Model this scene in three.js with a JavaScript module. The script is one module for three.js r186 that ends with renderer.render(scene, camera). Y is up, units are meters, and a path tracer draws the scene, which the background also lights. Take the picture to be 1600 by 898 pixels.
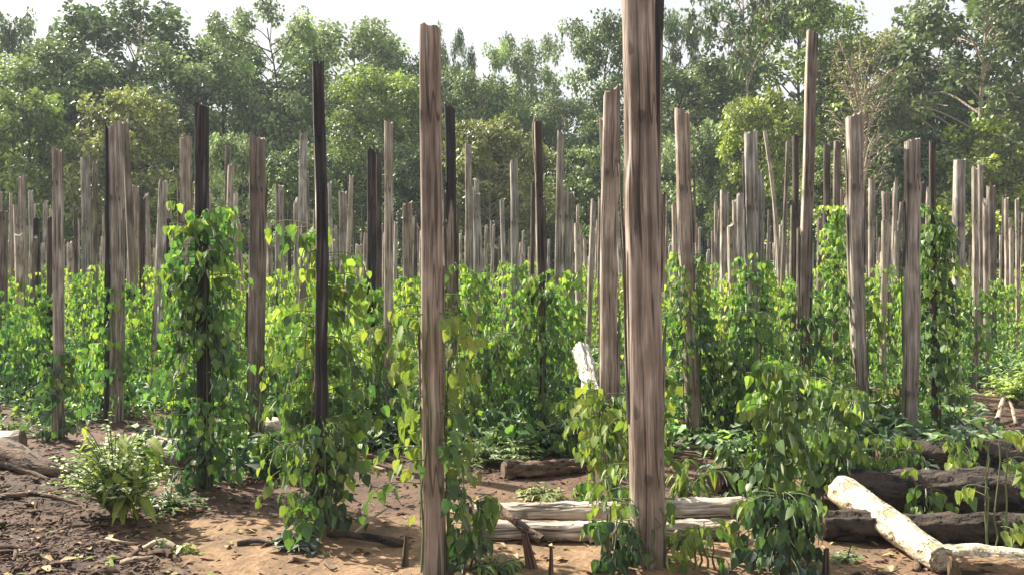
import * as THREE from 'three';
import { mergeGeometries } from 'three/addons/utils/BufferGeometryUtils.js';

// ------------------------------------------------------------------ camera, sky, sun, exposure
const scene = new THREE.Scene();
const CAM_H = 1.65, PITCH = -0.01158, FOC = 1382, CX = 800, CY = 449;
const camera = new THREE.PerspectiveCamera(36, 1024 / 574, 0.1, 1200);
camera.position.set(0, CAM_H, 0);
camera.rotation.x = PITCH;
const renderer = new THREE.WebGLRenderer({ antialias: true });
renderer.toneMapping = THREE.LinearToneMapping;
renderer.toneMappingExposure = 2.85;
renderer.shadowMap.enabled = true;

const SUN = new THREE.Vector3(-0.60, 0.68, -0.42).normalize();
const sun = new THREE.DirectionalLight(new THREE.Color(1.0, 0.93, 0.78), 5.0);
sun.position.copy(SUN).multiplyScalar(120); sun.target.position.set(0, 0, -20);
sun.castShadow = true; sun.shadow.mapSize.set(4096, 4096);
Object.assign(sun.shadow.camera, { left: -80, right: 80, top: 80, bottom: -80, near: 1, far: 320 });
sun.position.add(sun.target.position);
scene.add(sun, sun.target);

{ // a hazy tropical sky, white low down and towards the sun
  const W = 512, H = 256, data = new Float32Array(W * H * 4);
  for (let j = 0; j < H; j++) {
    const el = ((j + 0.5) / H - 0.5) * Math.PI, y = Math.sin(el);
    for (let i = 0; i < W; i++) {
      const az = ((i + 0.5) / W - 0.5) * 2 * Math.PI;
      const x = Math.cos(az) * Math.cos(el), z = Math.sin(az) * Math.cos(el);
      const c = x * SUN.x + y * SUN.y + z * SUN.z;
      const k = Math.pow(Math.max(0, y), 0.9), glow = 0.22 * Math.pow(Math.max(0, c), 5) + 0.6 * Math.pow(Math.max(0, c), 40);
      const lo = [0.375, 0.376, 0.378], hi = [0.25, 0.27, 0.30];
      for (let q = 0; q < 3; q++) data[(j * W + i) * 4 + q] = (y < 0 ? 0.10 : lo[q] + (hi[q] - lo[q]) * k) + (y < 0 ? 0 : glow * [1, 0.96, 0.88][q]);
      data[(j * W + i) * 4 + 3] = 1;
    }
  }
  const t = new THREE.DataTexture(data, W, H, THREE.RGBAFormat, THREE.FloatType);
  t.mapping = THREE.EquirectangularReflectionMapping; t.magFilter = t.minFilter = THREE.LinearFilter; t.needsUpdate = true;
  scene.background = t; scene.environment = t;
}
scene.fog = new THREE.FogExp2(new THREE.Color(0.80, 0.90, 1.0), 0.0008);

// ------------------------------------------------------------------ helpers
const V3 = THREE.Vector3, UP = new V3(0, 1, 0);
const V = (x, y, z) => new V3(x, y, z);
function rng(a) { return () => { a |= 0; a = (a + 0x6d2b79f5) | 0; let t = Math.imul(a ^ (a >>> 15), 1 | a); t = (t + Math.imul(t ^ (t >>> 7), 61 | t)) ^ t; return ((t ^ (t >>> 14)) >>> 0) / 4294967296; }; }
const clamp = (x, a = 0, b = 1) => Math.min(b, Math.max(a, x));
const sstep = (a, b, x) => { const t = clamp((x - a) / (b - a)); return t * t * (3 - 2 * t); };
const mix = (a, b, t) => a + (b - a) * t;
function hash(x, y, s) { let h = Math.imul(x | 0, 374761393) ^ Math.imul(y | 0, 668265263) ^ Math.imul(s | 0, 2147483647 - 97); h = Math.imul(h ^ (h >>> 13), 1274126177); h ^= h >>> 16; return (h >>> 0) / 4294967296; }
// value noise that repeats after px, py cells (0: never)
function vn(x, y, s = 0, px = 0, py = 0) {
  const ix = Math.floor(x), iy = Math.floor(y), fx = x - ix, fy = y - iy, u = fx * fx * (3 - 2 * fx), v = fy * fy * (3 - 2 * fy);
  const w = (a, p) => (p ? ((a % p) + p) % p : a);
  const a = hash(w(ix, px), w(iy, py), s), b = hash(w(ix + 1, px), w(iy, py), s), c = hash(w(ix, px), w(iy + 1, py), s), d = hash(w(ix + 1, px), w(iy + 1, py), s);
  return a + (b - a) * u + (c - a) * v + (a - b - c + d) * u * v;
}
function fbm(x, y, s, px, py, o = 4) { let t = 0, a = 0.5, n = 0; for (let k = 0; k < o; k++) { t += a * vn(x, y, s + k, px, py); n += a; a *= 0.5; x *= 2; y *= 2; px *= 2; py *= 2; } return t / n; }
const taken = new Map();
function numbered(name) { const n = taken.get(name) ?? 0; taken.set(name, n + 1); return n ? name + '_' + String(n).padStart(3, '0') : name; }
function tag(o, label, category, group, kind) { if (label) o.userData.label = label; if (category) o.userData.category = category; if (group) o.userData.group = group; if (kind) o.userData.kind = kind; return o; }
function group(name, pos, label, category, grp) { const g = new THREE.Group(); g.name = numbered(name); if (pos) g.position.copy(pos); scene.add(g); return tag(g, label, category, grp); }
function mesh(name, geo, mat, parent) { const m = new THREE.Mesh(geo, mat); m.name = parent ? name : numbered(name); m.castShadow = m.receiveShadow = true; (parent ?? scene).add(m); return m; }

// picture pixels (1600 x 898) to places
function ray(px, py) { return V((px - CX) / FOC, -(py - CY) / FOC, -1).applyAxisAngle(V(1, 0, 0), PITCH); }
function at(px, py, d) { const r = ray(px, py); return r.multiplyScalar(d / -r.z).add(V(0, CAM_H, 0)); }
function mound(x, z) { return sstep(0.15, -0.75, x + 1.75 + (-z - 4.9) * 0.5 + 0.25 * (vn(x * 2, z * 2, 5) - 0.5)) * sstep(-9.5, -6.8, z); }
// soil heaped round the feet of the nearest posts
const HEAPS = [[678, 906], [1013, 893], [951, 742], [318, 772], [500, 832], [397, 698], [181, 664], [91, 700], [1346, 690], [1420, 698], [1086, 692], [603, 690]].map(([px, py]) => { const r = ray(px, py), t = -CAM_H / r.y; return [r.x * t, r.z * t]; });
function hgt(x, z) { return lie(x, z) + (z > -11 ? HEAPS.reduce((a, [hx, hz]) => a + 0.07 * Math.exp(-((x - hx) ** 2 + (z - hz) ** 2) / 0.035), 0) : 0); }
function lie(x, z) {
  const far = sstep(40, 10, -z);
  return 0.05 * (vn(x * 0.7, z * 0.7, 11) - 0.5) + 0.03 * far * (vn(x * 2.3, z * 2.3, 12) - 0.5) + 0.10 * mound(x, z) + mound(x, z) * (0.05 * (vn(x * 7, z * 7, 13) - 0.5) + 0.03 * (vn(x * 19, z * 19, 14) - 0.5));
}
function ground(px, py) { const r = ray(px, py), t = -CAM_H / r.y, p = r.multiplyScalar(t).add(V(0, CAM_H, 0)); p.y = hgt(p.x, p.z); return p; }

// ------------------------------------------------------------------ textures and materials
function tex(w, h, fn, srgb = true) {
  const d = new Uint8Array(w * h * 4);
  for (let j = 0; j < h; j++) for (let i = 0; i < w; i++) {
    const c = fn(i / w, j / h), o = (j * w + i) * 4;
    for (let q = 0; q < 3; q++) d[o + q] = clamp(Array.isArray(c) ? c[q] : c) * 255;
    d[o + 3] = 255;
  }
  const t = new THREE.DataTexture(d, w, h, THREE.RGBAFormat);
  t.wrapS = t.wrapT = THREE.RepeatWrapping; t.magFilter = t.minFilter = THREE.LinearFilter;
  if (srgb) t.colorSpace = THREE.SRGBColorSpace;
  t.needsUpdate = true; return t;
}
const rep = (t, x, y) => { const c = t.clone(); c.repeat.set(x, y); c.needsUpdate = true; return c; };
const woodV = (u, v) => {
  const warp = 0.03 * fbm(u * 4, v * 4, 31, 4, 4, 2), U = u + warp;
  const streak = fbm(U * 24, v * 7, 32, 24, 7, 5), fine = vn(U * 110, v * 14, 36, 110, 14), crack = Math.max(sstep(0.72, 0.80, fbm(U * 30, v * 2, 40, 30, 2, 2)), 0.8 * sstep(0.94, 0.985, 1 - Math.abs(2 * fbm(U * 16, v * 2, 50, 16, 2, 2) - 1)) * sstep(0.45, 0.6, vn(u * 5, v * 5, 52, 5, 5)));
  return { streak, fine, crack, stain: fbm(u * 4, v * 9, 44, 4, 9, 5), knot: 0.6 * sstep(0.86, 0.97, vn(u * 9, v * 17, 48, 9, 17)) };
};
const woodMap = tex(256, 1024, (u, v) => {
  const w = woodV(u, v), b = (0.66 + 0.32 * w.streak + 0.28 * (w.fine - 0.5) + 0.50 * (w.stain - 0.5)) * (1 - 0.42 * w.crack) * (1 - 0.45 * w.knot);
  return [b, b * (0.95 + 0.06 * w.stain), b * (0.90 + 0.12 * w.stain)];
});
const woodBump = tex(256, 1024, (u, v) => { const w = woodV(u, v); return clamp(0.25 + 0.5 * w.streak + 0.15 * w.fine - 0.5 * w.crack); }, false);
const M = {};
M.wood = new THREE.MeshStandardMaterial({ map: rep(woodMap, 2, 0.5), bumpMap: rep(woodBump, 2, 0.5), bumpScale: 0.010, roughness: 0.88, vertexColors: true });
const barkV = (u, v) => { const p = fbm(u * 10 + 1.5 * fbm(u * 5, v * 4, 61, 5, 4, 2), v * 5, 62, 10, 5, 4); return { p, pit: sstep(0.40, 0.30, p), sp: vn(u * 60, v * 50, 66, 60, 50), lich: sstep(0.56, 0.66, fbm(u * 5, v * 5, 67, 5, 5, 3)) }; };
const barkMap = tex(512, 512, (u, v) => { const k = barkV(u, v), b = (0.45 + 0.62 * k.p + 0.15 * (k.sp - 0.5)) * (1 - 0.5 * k.pit); return [b, b * 0.95, b * 0.90]; });
const barkBump = tex(512, 512, (u, v) => { const k = barkV(u, v); return clamp(k.p * 0.9 - 0.35 * k.pit + 0.1 * k.sp); }, false);
const paleMap = tex(512, 512, (u, v) => { const k = barkV(u, v), m = k.lich * sstep(0.35, 0.6, k.sp), d = sstep(0.44, 0.34, k.p); const f1 = fbm(u * 22, v * 9, 69, 22, 9, 4), f2 = vn(u * 70, v * 40, 74, 70, 40); k.lich = sstep(0.53, 0.66, f1); const a = (0.82 + 0.10 * (k.sp - 0.5)) * (0.86 + 0.26 * fbm(u * 6, v * 30, 76, 6, 30, 3)) * (1 - 0.35 * sstep(0.78, 0.9, f2)); return [mix(a, 0.42, Math.max(m * 0.4, d * 0.5)), mix(a * 0.965, 0.37, Math.max(m * 0.38, d * 0.5)), mix(a * 0.91, 0.28, Math.max(m * 0.4, d * 0.5))]; });
const std = (o) => new THREE.MeshStandardMaterial({ roughness: 0.92, ...o });
const lin = (r, g, b) => new THREE.Color().setRGB(r, g, b);
M.log = std({ color: lin(0.20, 0.145, 0.11), map: barkMap, bumpMap: barkBump, bumpScale: 0.03 });
M.darkLog = std({ color: lin(0.080, 0.062, 0.054), map: barkMap, bumpMap: barkBump, bumpScale: 0.035 });
M.redLog = std({ color: lin(0.30, 0.165, 0.10), map: barkMap, bumpMap: barkBump, bumpScale: 0.03 });
M.paleWood = std({ color: lin(0.86, 0.81, 0.73), map: rep(woodMap, 0.8, 0.5), bumpMap: rep(woodBump, 0.8, 0.5), bumpScale: 0.03 });
M.tanLog = std({ color: lin(0.33, 0.235, 0.15), map: rep(barkMap, 2, 0.7), bumpMap: rep(barkBump, 2, 0.7), bumpScale: 0.03 });
M.greyLog = std({ color: lin(0.66, 0.585, 0.51), map: rep(woodMap, 0.7, 0.35), bumpMap: rep(woodBump, 0.7, 0.35), bumpScale: 0.025 });
M.paleLog = std({ color: lin(0.85, 0.80, 0.70), map: paleMap, bumpMap: barkBump, bumpScale: 0.022 });
M.cut = std({ color: lin(0.22, 0.15, 0.10), map: rep(woodMap, 1, 1) });
M.twig = std({ color: lin(0.20, 0.15, 0.115), map: barkMap, bumpMap: barkBump, bumpScale: 0.006 });
M.paleTwig = std({ color: lin(0.52, 0.45, 0.37), map: barkMap, bumpMap: barkBump, bumpScale: 0.006 });
M.stem = std({ color: lin(0.10, 0.12, 0.045), roughness: 0.8 });
M.trunk = std({ color: lin(0.17, 0.15, 0.125), map: rep(barkMap, 1, 2), bumpMap: rep(barkBump, 1, 2), bumpScale: 0.05 });
M.paleTrunk = std({ color: lin(0.85, 0.76, 0.66), map: rep(barkMap, 1, 2), bumpMap: rep(barkBump, 1, 2), bumpScale: 0.04 });

const leafV = (u, v) => {
  const x = Math.abs(u - 0.5) * 2, mid = sstep(0.06, 0.015, x);
  let side = 0; for (let k = 0; k < 4; k++) { const c = v - 0.06 - k * 0.17 - Math.pow(x, 0.8) * 0.45; side = Math.max(side, sstep(0.022, 0.006, Math.abs(c))); }
  return { vein: Math.max(mid, side * 0.7), n: fbm(u * 6, v * 6, 71, 0, 0, 4) };
};
const leafMap = tex(128, 128, (u, v) => { const k = leafV(u, v), b = 0.80 + 0.25 * (k.n - 0.5); return [b + 0.18 * k.vein, b + 0.12 * k.vein, b + 0.10 * k.vein]; });
const leafBump = tex(128, 128, (u, v) => { const k = leafV(u, v); return 0.6 - 0.45 * k.vein + 0.15 * (k.n - 0.5); }, false);
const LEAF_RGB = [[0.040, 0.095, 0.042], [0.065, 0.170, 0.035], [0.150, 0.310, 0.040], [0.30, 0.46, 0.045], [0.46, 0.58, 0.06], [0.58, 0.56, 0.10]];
const leafMat = (rgb, o = {}) => new THREE.MeshPhysicalMaterial({ color: rgb ? lin(...rgb) : lin(1, 1, 1), roughness: 0.97, transmission: 0.55, thickness: 0, clearcoat: 0.6, clearcoatRoughness: 0.33, ...o });
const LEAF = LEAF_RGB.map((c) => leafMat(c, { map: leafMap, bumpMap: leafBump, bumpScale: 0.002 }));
M.leaves = leafMat(null, { vertexColors: true });
M.crown = leafMat(null, { vertexColors: true, clearcoat: 0.12, transmission: 0.42 });

// ------------------------------------------------------------------ the ground
const soilV = (u, v) => ({ a: fbm(u * 9, v * 9, 81, 9, 9, 5), b: vn(u * 130, v * 130, 87, 130, 130), c: fbm(u * 40, v * 40, 88, 40, 40, 3) });
const soilMap = tex(1024, 1024, (u, v) => { const k = soilV(u, v), b = 0.62 + 0.36 * k.a + 0.28 * (k.c - 0.5) + 0.12 * (k.b - 0.5); return [b, b * 0.98, b * 0.95]; });
const soilBump = tex(1024, 1024, (u, v) => { const k = soilV(u, v); return clamp(0.4 * k.a + 0.4 * k.c + 0.2 * k.b); }, false);
function clay(x, z) { // the bare trodden clay in front, the rest is darker earth
  const n = fbm(x * 2.1, z * 2.6, 91, 0, 0, 5);
  const d = -z;
  const patch = sstep(6.3, 5.9, d + (n - 0.5) * 1.2) * (1 - mound(x, z)) * sstep(2.7, 1.9, x + (n - 0.5));
  return clamp(patch + 0.55 * sstep(0.55, 0.72, fbm(x * 0.5, z * 0.5, 95, 0, 0, 3)) * (1 - mound(x, z)));
}
{
  const nx = 400, nz = 400, pos = [], uv = [], col = [], idx = [];
  for (let j = 0; j <= nz; j++) for (let i = 0; i <= nx; i++) {
    const u = i / nx * 2 - 1, v = j / nz * 1.92 - 0.92;
    const x = 0.547 * Math.sinh(7 * u), z = -5.2 - 0.547 * Math.sinh(7 * v) * (v < 0 ? 0.4 : 1);
    pos.push(x, hgt(x, z), z); uv.push(x / 1.9, z / 1.9);
    const m = mound(x, z), c = clay(x, z), n = 0.75 + 0.5 * vn(x * 0.9, z * 0.9, 97), wood = sstep(42, 50, -z);
    for (let q = 0; q < 3; q++) {
      let b = mix([0.140, 0.080, 0.054][q] * n, [0.29, 0.185, 0.108][q], c);
      b = mix(b, [0.092, 0.054, 0.041][q] * (0.7 + 0.6 * vn(x * 6, z * 6, 98)), m);
      col.push(mix(b, [0.07, 0.06, 0.035][q], wood));
    }
    if (i < nx && j < nz) { const a = j * (nx + 1) + i, b = a + 1, c2 = a + nx + 1, e = c2 + 1; idx.push(a, b, c2, b, e, c2); }
  }
  const g = new THREE.BufferGeometry();
  g.setAttribute('position', new THREE.Float32BufferAttribute(pos, 3)); g.setAttribute('uv', new THREE.Float32BufferAttribute(uv, 2)); g.setAttribute('color', new THREE.Float32BufferAttribute(col, 3));
  g.setIndex(idx); g.computeVertexNormals();
  M.soil = std({ map: soilMap, bumpMap: soilBump, bumpScale: 0.03, vertexColors: true, roughness: 0.96 });
  M.soil.bumpScale = 0.022;
  tag(mesh('ground', g, M.soil), 'bare reddish brown earth and tan clay between the posts', null, null, 'structure');
}

// ------------------------------------------------------------------ shapes
// an upright weathered timber; colour(theta, y) gives its vertex colours; theta PI is left, PI/2 faces the camera
function postGeo({ h, w, thick = w, seed, seg = 20, rings = 26, square = 4, taper = 0.06, jag = 0.04, slant = 0, groove = 0.10, bow = 0, below = 0.3, dents = [], colour }) {
  const pos = [], uv = [], col = [], idx = [], a = w / 2, b = thick / 2, per = Math.PI * (a + b);
  const put = (x, y, z, u, c) => { pos.push(x, y, z); uv.push(u, y); col.push(...c); return pos.length / 3 - 1; };
  const R = rng(seed), ph = R() * 50, topN = [...Array(seg)].map(() => R());
  const point = (j, k) => {
    const t = j / rings, th = (k % seg) / seg * Math.PI * 2, c = Math.cos(th), s = Math.sin(th);
    let y = -below + t * (h + below);
    let r = 1 / Math.pow(Math.pow(Math.abs(c / a), square) + Math.pow(Math.abs(s / b), square), 1 / square);
    const g1 = vn(th * 5 + ph + (k % seg === 0 ? 0 : 0), y * 1.3, seed), g2 = vn((k % seg) * 1.7 + ph, y * 4, seed + 3), slow = vn(ph, y * 1.6, seed + 5);
    r *= (1 - taper * t) * (1 + groove * (g1 - 0.5) + groove * 0.5 * (g2 - 0.5) + 0.10 * (slow - 0.5));
    for (const [dt, dy, rt, ry, dep] of dents) { let q = Math.abs(th - dt); q = Math.min(q, Math.PI * 2 - q); r -= dep * a * sstep(1, 0.2, Math.hypot(q / rt, (y - dy) / ry)); }
    if (t > 0.999) y += jag * (topN[k % seg] - 0.5) * 2 + slant * c * a * 2;
    const bx = bow * Math.sin(Math.max(0, y) / h * Math.PI) + 0.012 * (vn(y * 1.1, 3, seed + 9) - 0.5);
    return [c * r + bx, y, s * r, th];
  };
  for (let j = 0; j <= rings; j++) for (let k = 0; k <= seg; k++) { const p = point(j, k); put(p[0], p[1], p[2], k / seg * per, colour(p[3], p[1])); }
  for (let j = 0; j < rings; j++) for (let k = 0; k < seg; k++) { const i = j * (seg + 1) + k; idx.push(i, i + seg + 1, i + 1, i + 1, i + seg + 1, i + seg + 2); }
  const first = pos.length / 3; let cx = 0, cy = 0, cz = 0;
  for (let k = 0; k < seg; k++) { const p = point(rings, k); put(p[0], p[1], p[2], p[0] * 2, colour(p[3], h)); cx += p[0] / seg; cy += p[1] / seg; cz += p[2] / seg; }
  const m = put(cx, cy - 0.015, cz, 0.3, colour(0, h));
  for (let k = 0; k < seg; k++) idx.push(first + (k + 1) % seg, first + k, m);
  const g = new THREE.BufferGeometry();
  g.setAttribute('position', new THREE.Float32BufferAttribute(pos, 3)); g.setAttribute('uv', new THREE.Float32BufferAttribute(uv, 2)); g.setAttribute('color', new THREE.Float32BufferAttribute(col, 3));
  g.setIndex(idx); g.computeVertexNormals();
  const nn = g.attributes.normal; // close the seam in the shading
  for (let j = 0; j <= rings; j++) { const p = j * (seg + 1), q = p + seg, v = V(nn.getX(p) + nn.getX(q), nn.getY(p) + nn.getY(q), nn.getZ(p) + nn.getZ(q)).normalize(); nn.setXYZ(p, v.x, v.y, v.z); nn.setXYZ(q, v.x, v.y, v.z); }
  return g;
}
// a lumpy tube with closed ends along points
function limbGeo(pts, r0, r1, { seg = 9, n = 12, seed = 1, rough = 0.12, flat = 1, ends = true, uvScale = 1, fine = 0 } = {}) {
  const curve = new THREE.CatmullRomCurve3(pts), fr = curve.computeFrenetFrames(n), pos = [], uv = [], idx = [], L = curve.getLength();
  for (let j = 0; j <= n; j++) {
    const t = j / n, c = curve.getPointAt(t), N = fr.normals[j], B = fr.binormals[j], r = mix(r0, r1, t);
    for (let k = 0; k <= seg; k++) {
      const th = (k % seg) / seg * Math.PI * 2; let e = r * (1 + rough * 2 * (vn((k % seg) * 1.3 + seed * 7, t * L * 3 / (r0 * 8 + 0.05), seed) - 0.5));
      e += r * rough * fine * (vn((k % seg) * 2.9 + seed, t * L * 5 / (r0 * 4 + 0.05), seed + 4) - 0.5 + 0.6 * (vn((k % seg) * 0.9, t * L * 14 / (r0 * 4 + 0.05), seed + 8) - 0.5));
      const p = c.clone().addScaledVector(N, Math.cos(th) * e).addScaledVector(B, Math.sin(th) * e);
      pos.push(p.x, p.y, p.z); uv.push(k / seg * Math.PI * 2 * r0 * uvScale * 2, t * L * uvScale * 2);
    }
  }
  for (let j = 0; j < n; j++) for (let k = 0; k < seg; k++) { const i = j * (seg + 1) + k; idx.push(i, i + 1, i + seg + 1, i + 1, i + seg + 2, i + seg + 1); }
  if (ends) for (const j of [0, n]) {
    const c = curve.getPointAt(j / n), s = pos.length / 3;
    for (let k = 0; k < seg; k++) { const i = (j * (seg + 1) + k) * 3; pos.push(pos[i], pos[i + 1], pos[i + 2]); uv.push(Math.cos(k) * 0.1, Math.sin(k) * 0.1); }
    pos.push(c.x, c.y, c.z); uv.push(0, 0);
    for (let k = 0; k < seg; k++) j ? idx.push(s + k, s + (k + 1) % seg, s + seg) : idx.push(s + (k + 1) % seg, s + k, s + seg);
  }
  const g = new THREE.BufferGeometry();
  g.setAttribute('position', new THREE.Float32BufferAttribute(pos, 3)); g.setAttribute('uv', new THREE.Float32BufferAttribute(uv, 2));
  g.setIndex(idx); g.computeVertexNormals(); return g;
}
// a heart-shaped leaf of length 1 along +y, its upper side towards +z, with its stalk below the origin
function leafGeo({ wide = 0.36, fold = 0.10, curl = 0.16, twist = 0, rows = 5, stalk = 0.32 } = {}) {
  const rowsV = rows === 5 ? [[-0.03, 0.0, 0.24], [0.14, 0.10, 0.98], [0.38, 0.38, 1], [0.68, 0.68, 0.62], [1, 1, 0]] : [[0, -0.02, 0.55], [0.33, 0.33, 1], [1, 1, 0]];
  const pos = [], uv = [], idx = [];
  rowsV.forEach(([vm, vs, w], j) => {
    const z = -curl * vm * vm, tw = twist * vm;
    for (const s of [-1, 0, 1]) { const x = s * w * wide, y = s ? vs : vm; pos.push(x, y, z + (s ? fold * w : 0) + tw * x); uv.push(0.5 + x * 1.1, clamp(y, 0, 1)); }
    if (j) { const a = (j - 1) * 3, b = j * 3, last = w === 0; idx.push(a, a + 1, b + 1); if (!last) idx.push(a, b + 1, b); idx.push(a + 1, a + 2, b + 1); if (!last) idx.push(a + 2, b + 2, b + 1); }
  });
  if (stalk) { const s = pos.length / 3; pos.push(-0.018, 0, 0, 0.018, 0, 0, 0.0, -stalk, 0.05); uv.push(0.5, 0, 0.5, 0, 0.5, 0); idx.push(s, s + 2, s + 1); }
  const g = new THREE.BufferGeometry();
  g.setAttribute('position', new THREE.Float32BufferAttribute(pos, 3)); g.setAttribute('uv', new THREE.Float32BufferAttribute(uv, 2));
  g.setIndex(idx); g.computeVertexNormals(); return g;
}
const PEPPER = [leafGeo({}), leafGeo({ wide: 0.33, fold: 0.16, curl: 0.28 }), leafGeo({ wide: 0.38, fold: 0.04, curl: 0.05, twist: 0.3 }), leafGeo({ wide: 0.31, fold: 0.14, curl: 0.34, twist: -0.35 })];
const SIMPLE = [leafGeo({ rows: 3, stalk: 0, wide: 0.38 }), leafGeo({ rows: 3, stalk: 0, wide: 0.34, fold: 0.16, curl: 0.3 })];
const NARROW = [leafGeo({ wide: 0.15, fold: 0.06, curl: 0.4, stalk: 0.1 }), leafGeo({ wide: 0.13, fold: 0.08, curl: 0.55, stalk: 0.1, twist: 0.4 })];
const SMALL = [leafGeo({ rows: 3, stalk: 0.1, wide: 0.26, fold: 0.08, curl: 0.2 }), leafGeo({ rows: 3, stalk: 0.1, wide: 0.22, fold: 0.12, curl: 0.35 })];
function facing(tip, normal) { const y = tip.clone().normalize(), x = y.clone().cross(normal).normalize(), z = x.clone().cross(y); return new THREE.Quaternion().setFromRotationMatrix(new THREE.Matrix4().makeBasis(x, y, z)); }
// many leaves as one geometry with a colour for each leaf
function joinLeaves(list, shapes, R, spread = 0.3) {
  let nv = 0, ni = 0; const pick = list.map((l) => shapes[l.form % shapes.length]);
  for (const g of pick) { nv += g.attributes.position.count; ni += g.index.count; }
  const pos = new Float32Array(nv * 3), nor = new Float32Array(nv * 3), uv = new Float32Array(nv * 2), col = new Float32Array(nv * 3), idx = new Uint32Array(ni);
  let o = 0, io = 0; const v = V(0, 0, 0);
  list.forEach((l, i) => {
    const g = pick[i], P = g.attributes.position, N = g.attributes.normal, U = g.attributes.uv, f = 1 + spread * (R() - 0.5), c = l.rgb ?? LEAF_RGB[l.tone];
    for (let k = 0; k < g.index.count; k++) idx[io++] = g.index.getX(k) + o;
    for (let k = 0; k < P.count; k++, o++) {
      v.fromBufferAttribute(P, k).multiplyScalar(l.s).applyQuaternion(l.q).add(l.p); v.toArray(pos, o * 3);
      v.fromBufferAttribute(N, k).applyQuaternion(l.q).toArray(nor, o * 3);
      uv[o * 2] = U.getX(k); uv[o * 2 + 1] = U.getY(k);
      for (let q = 0; q < 3; q++) col[o * 3 + q] = Math.min(0.9, c[q] * f);
    }
  });
  const g = new THREE.BufferGeometry();
  for (const [n, a, k] of [['position', pos, 3], ['normal', nor, 3], ['uv', uv, 2], ['color', col, 3]]) g.setAttribute(n, new THREE.BufferAttribute(a, k));
  g.setIndex(new THREE.BufferAttribute(idx, 1)); return g;
}

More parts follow.
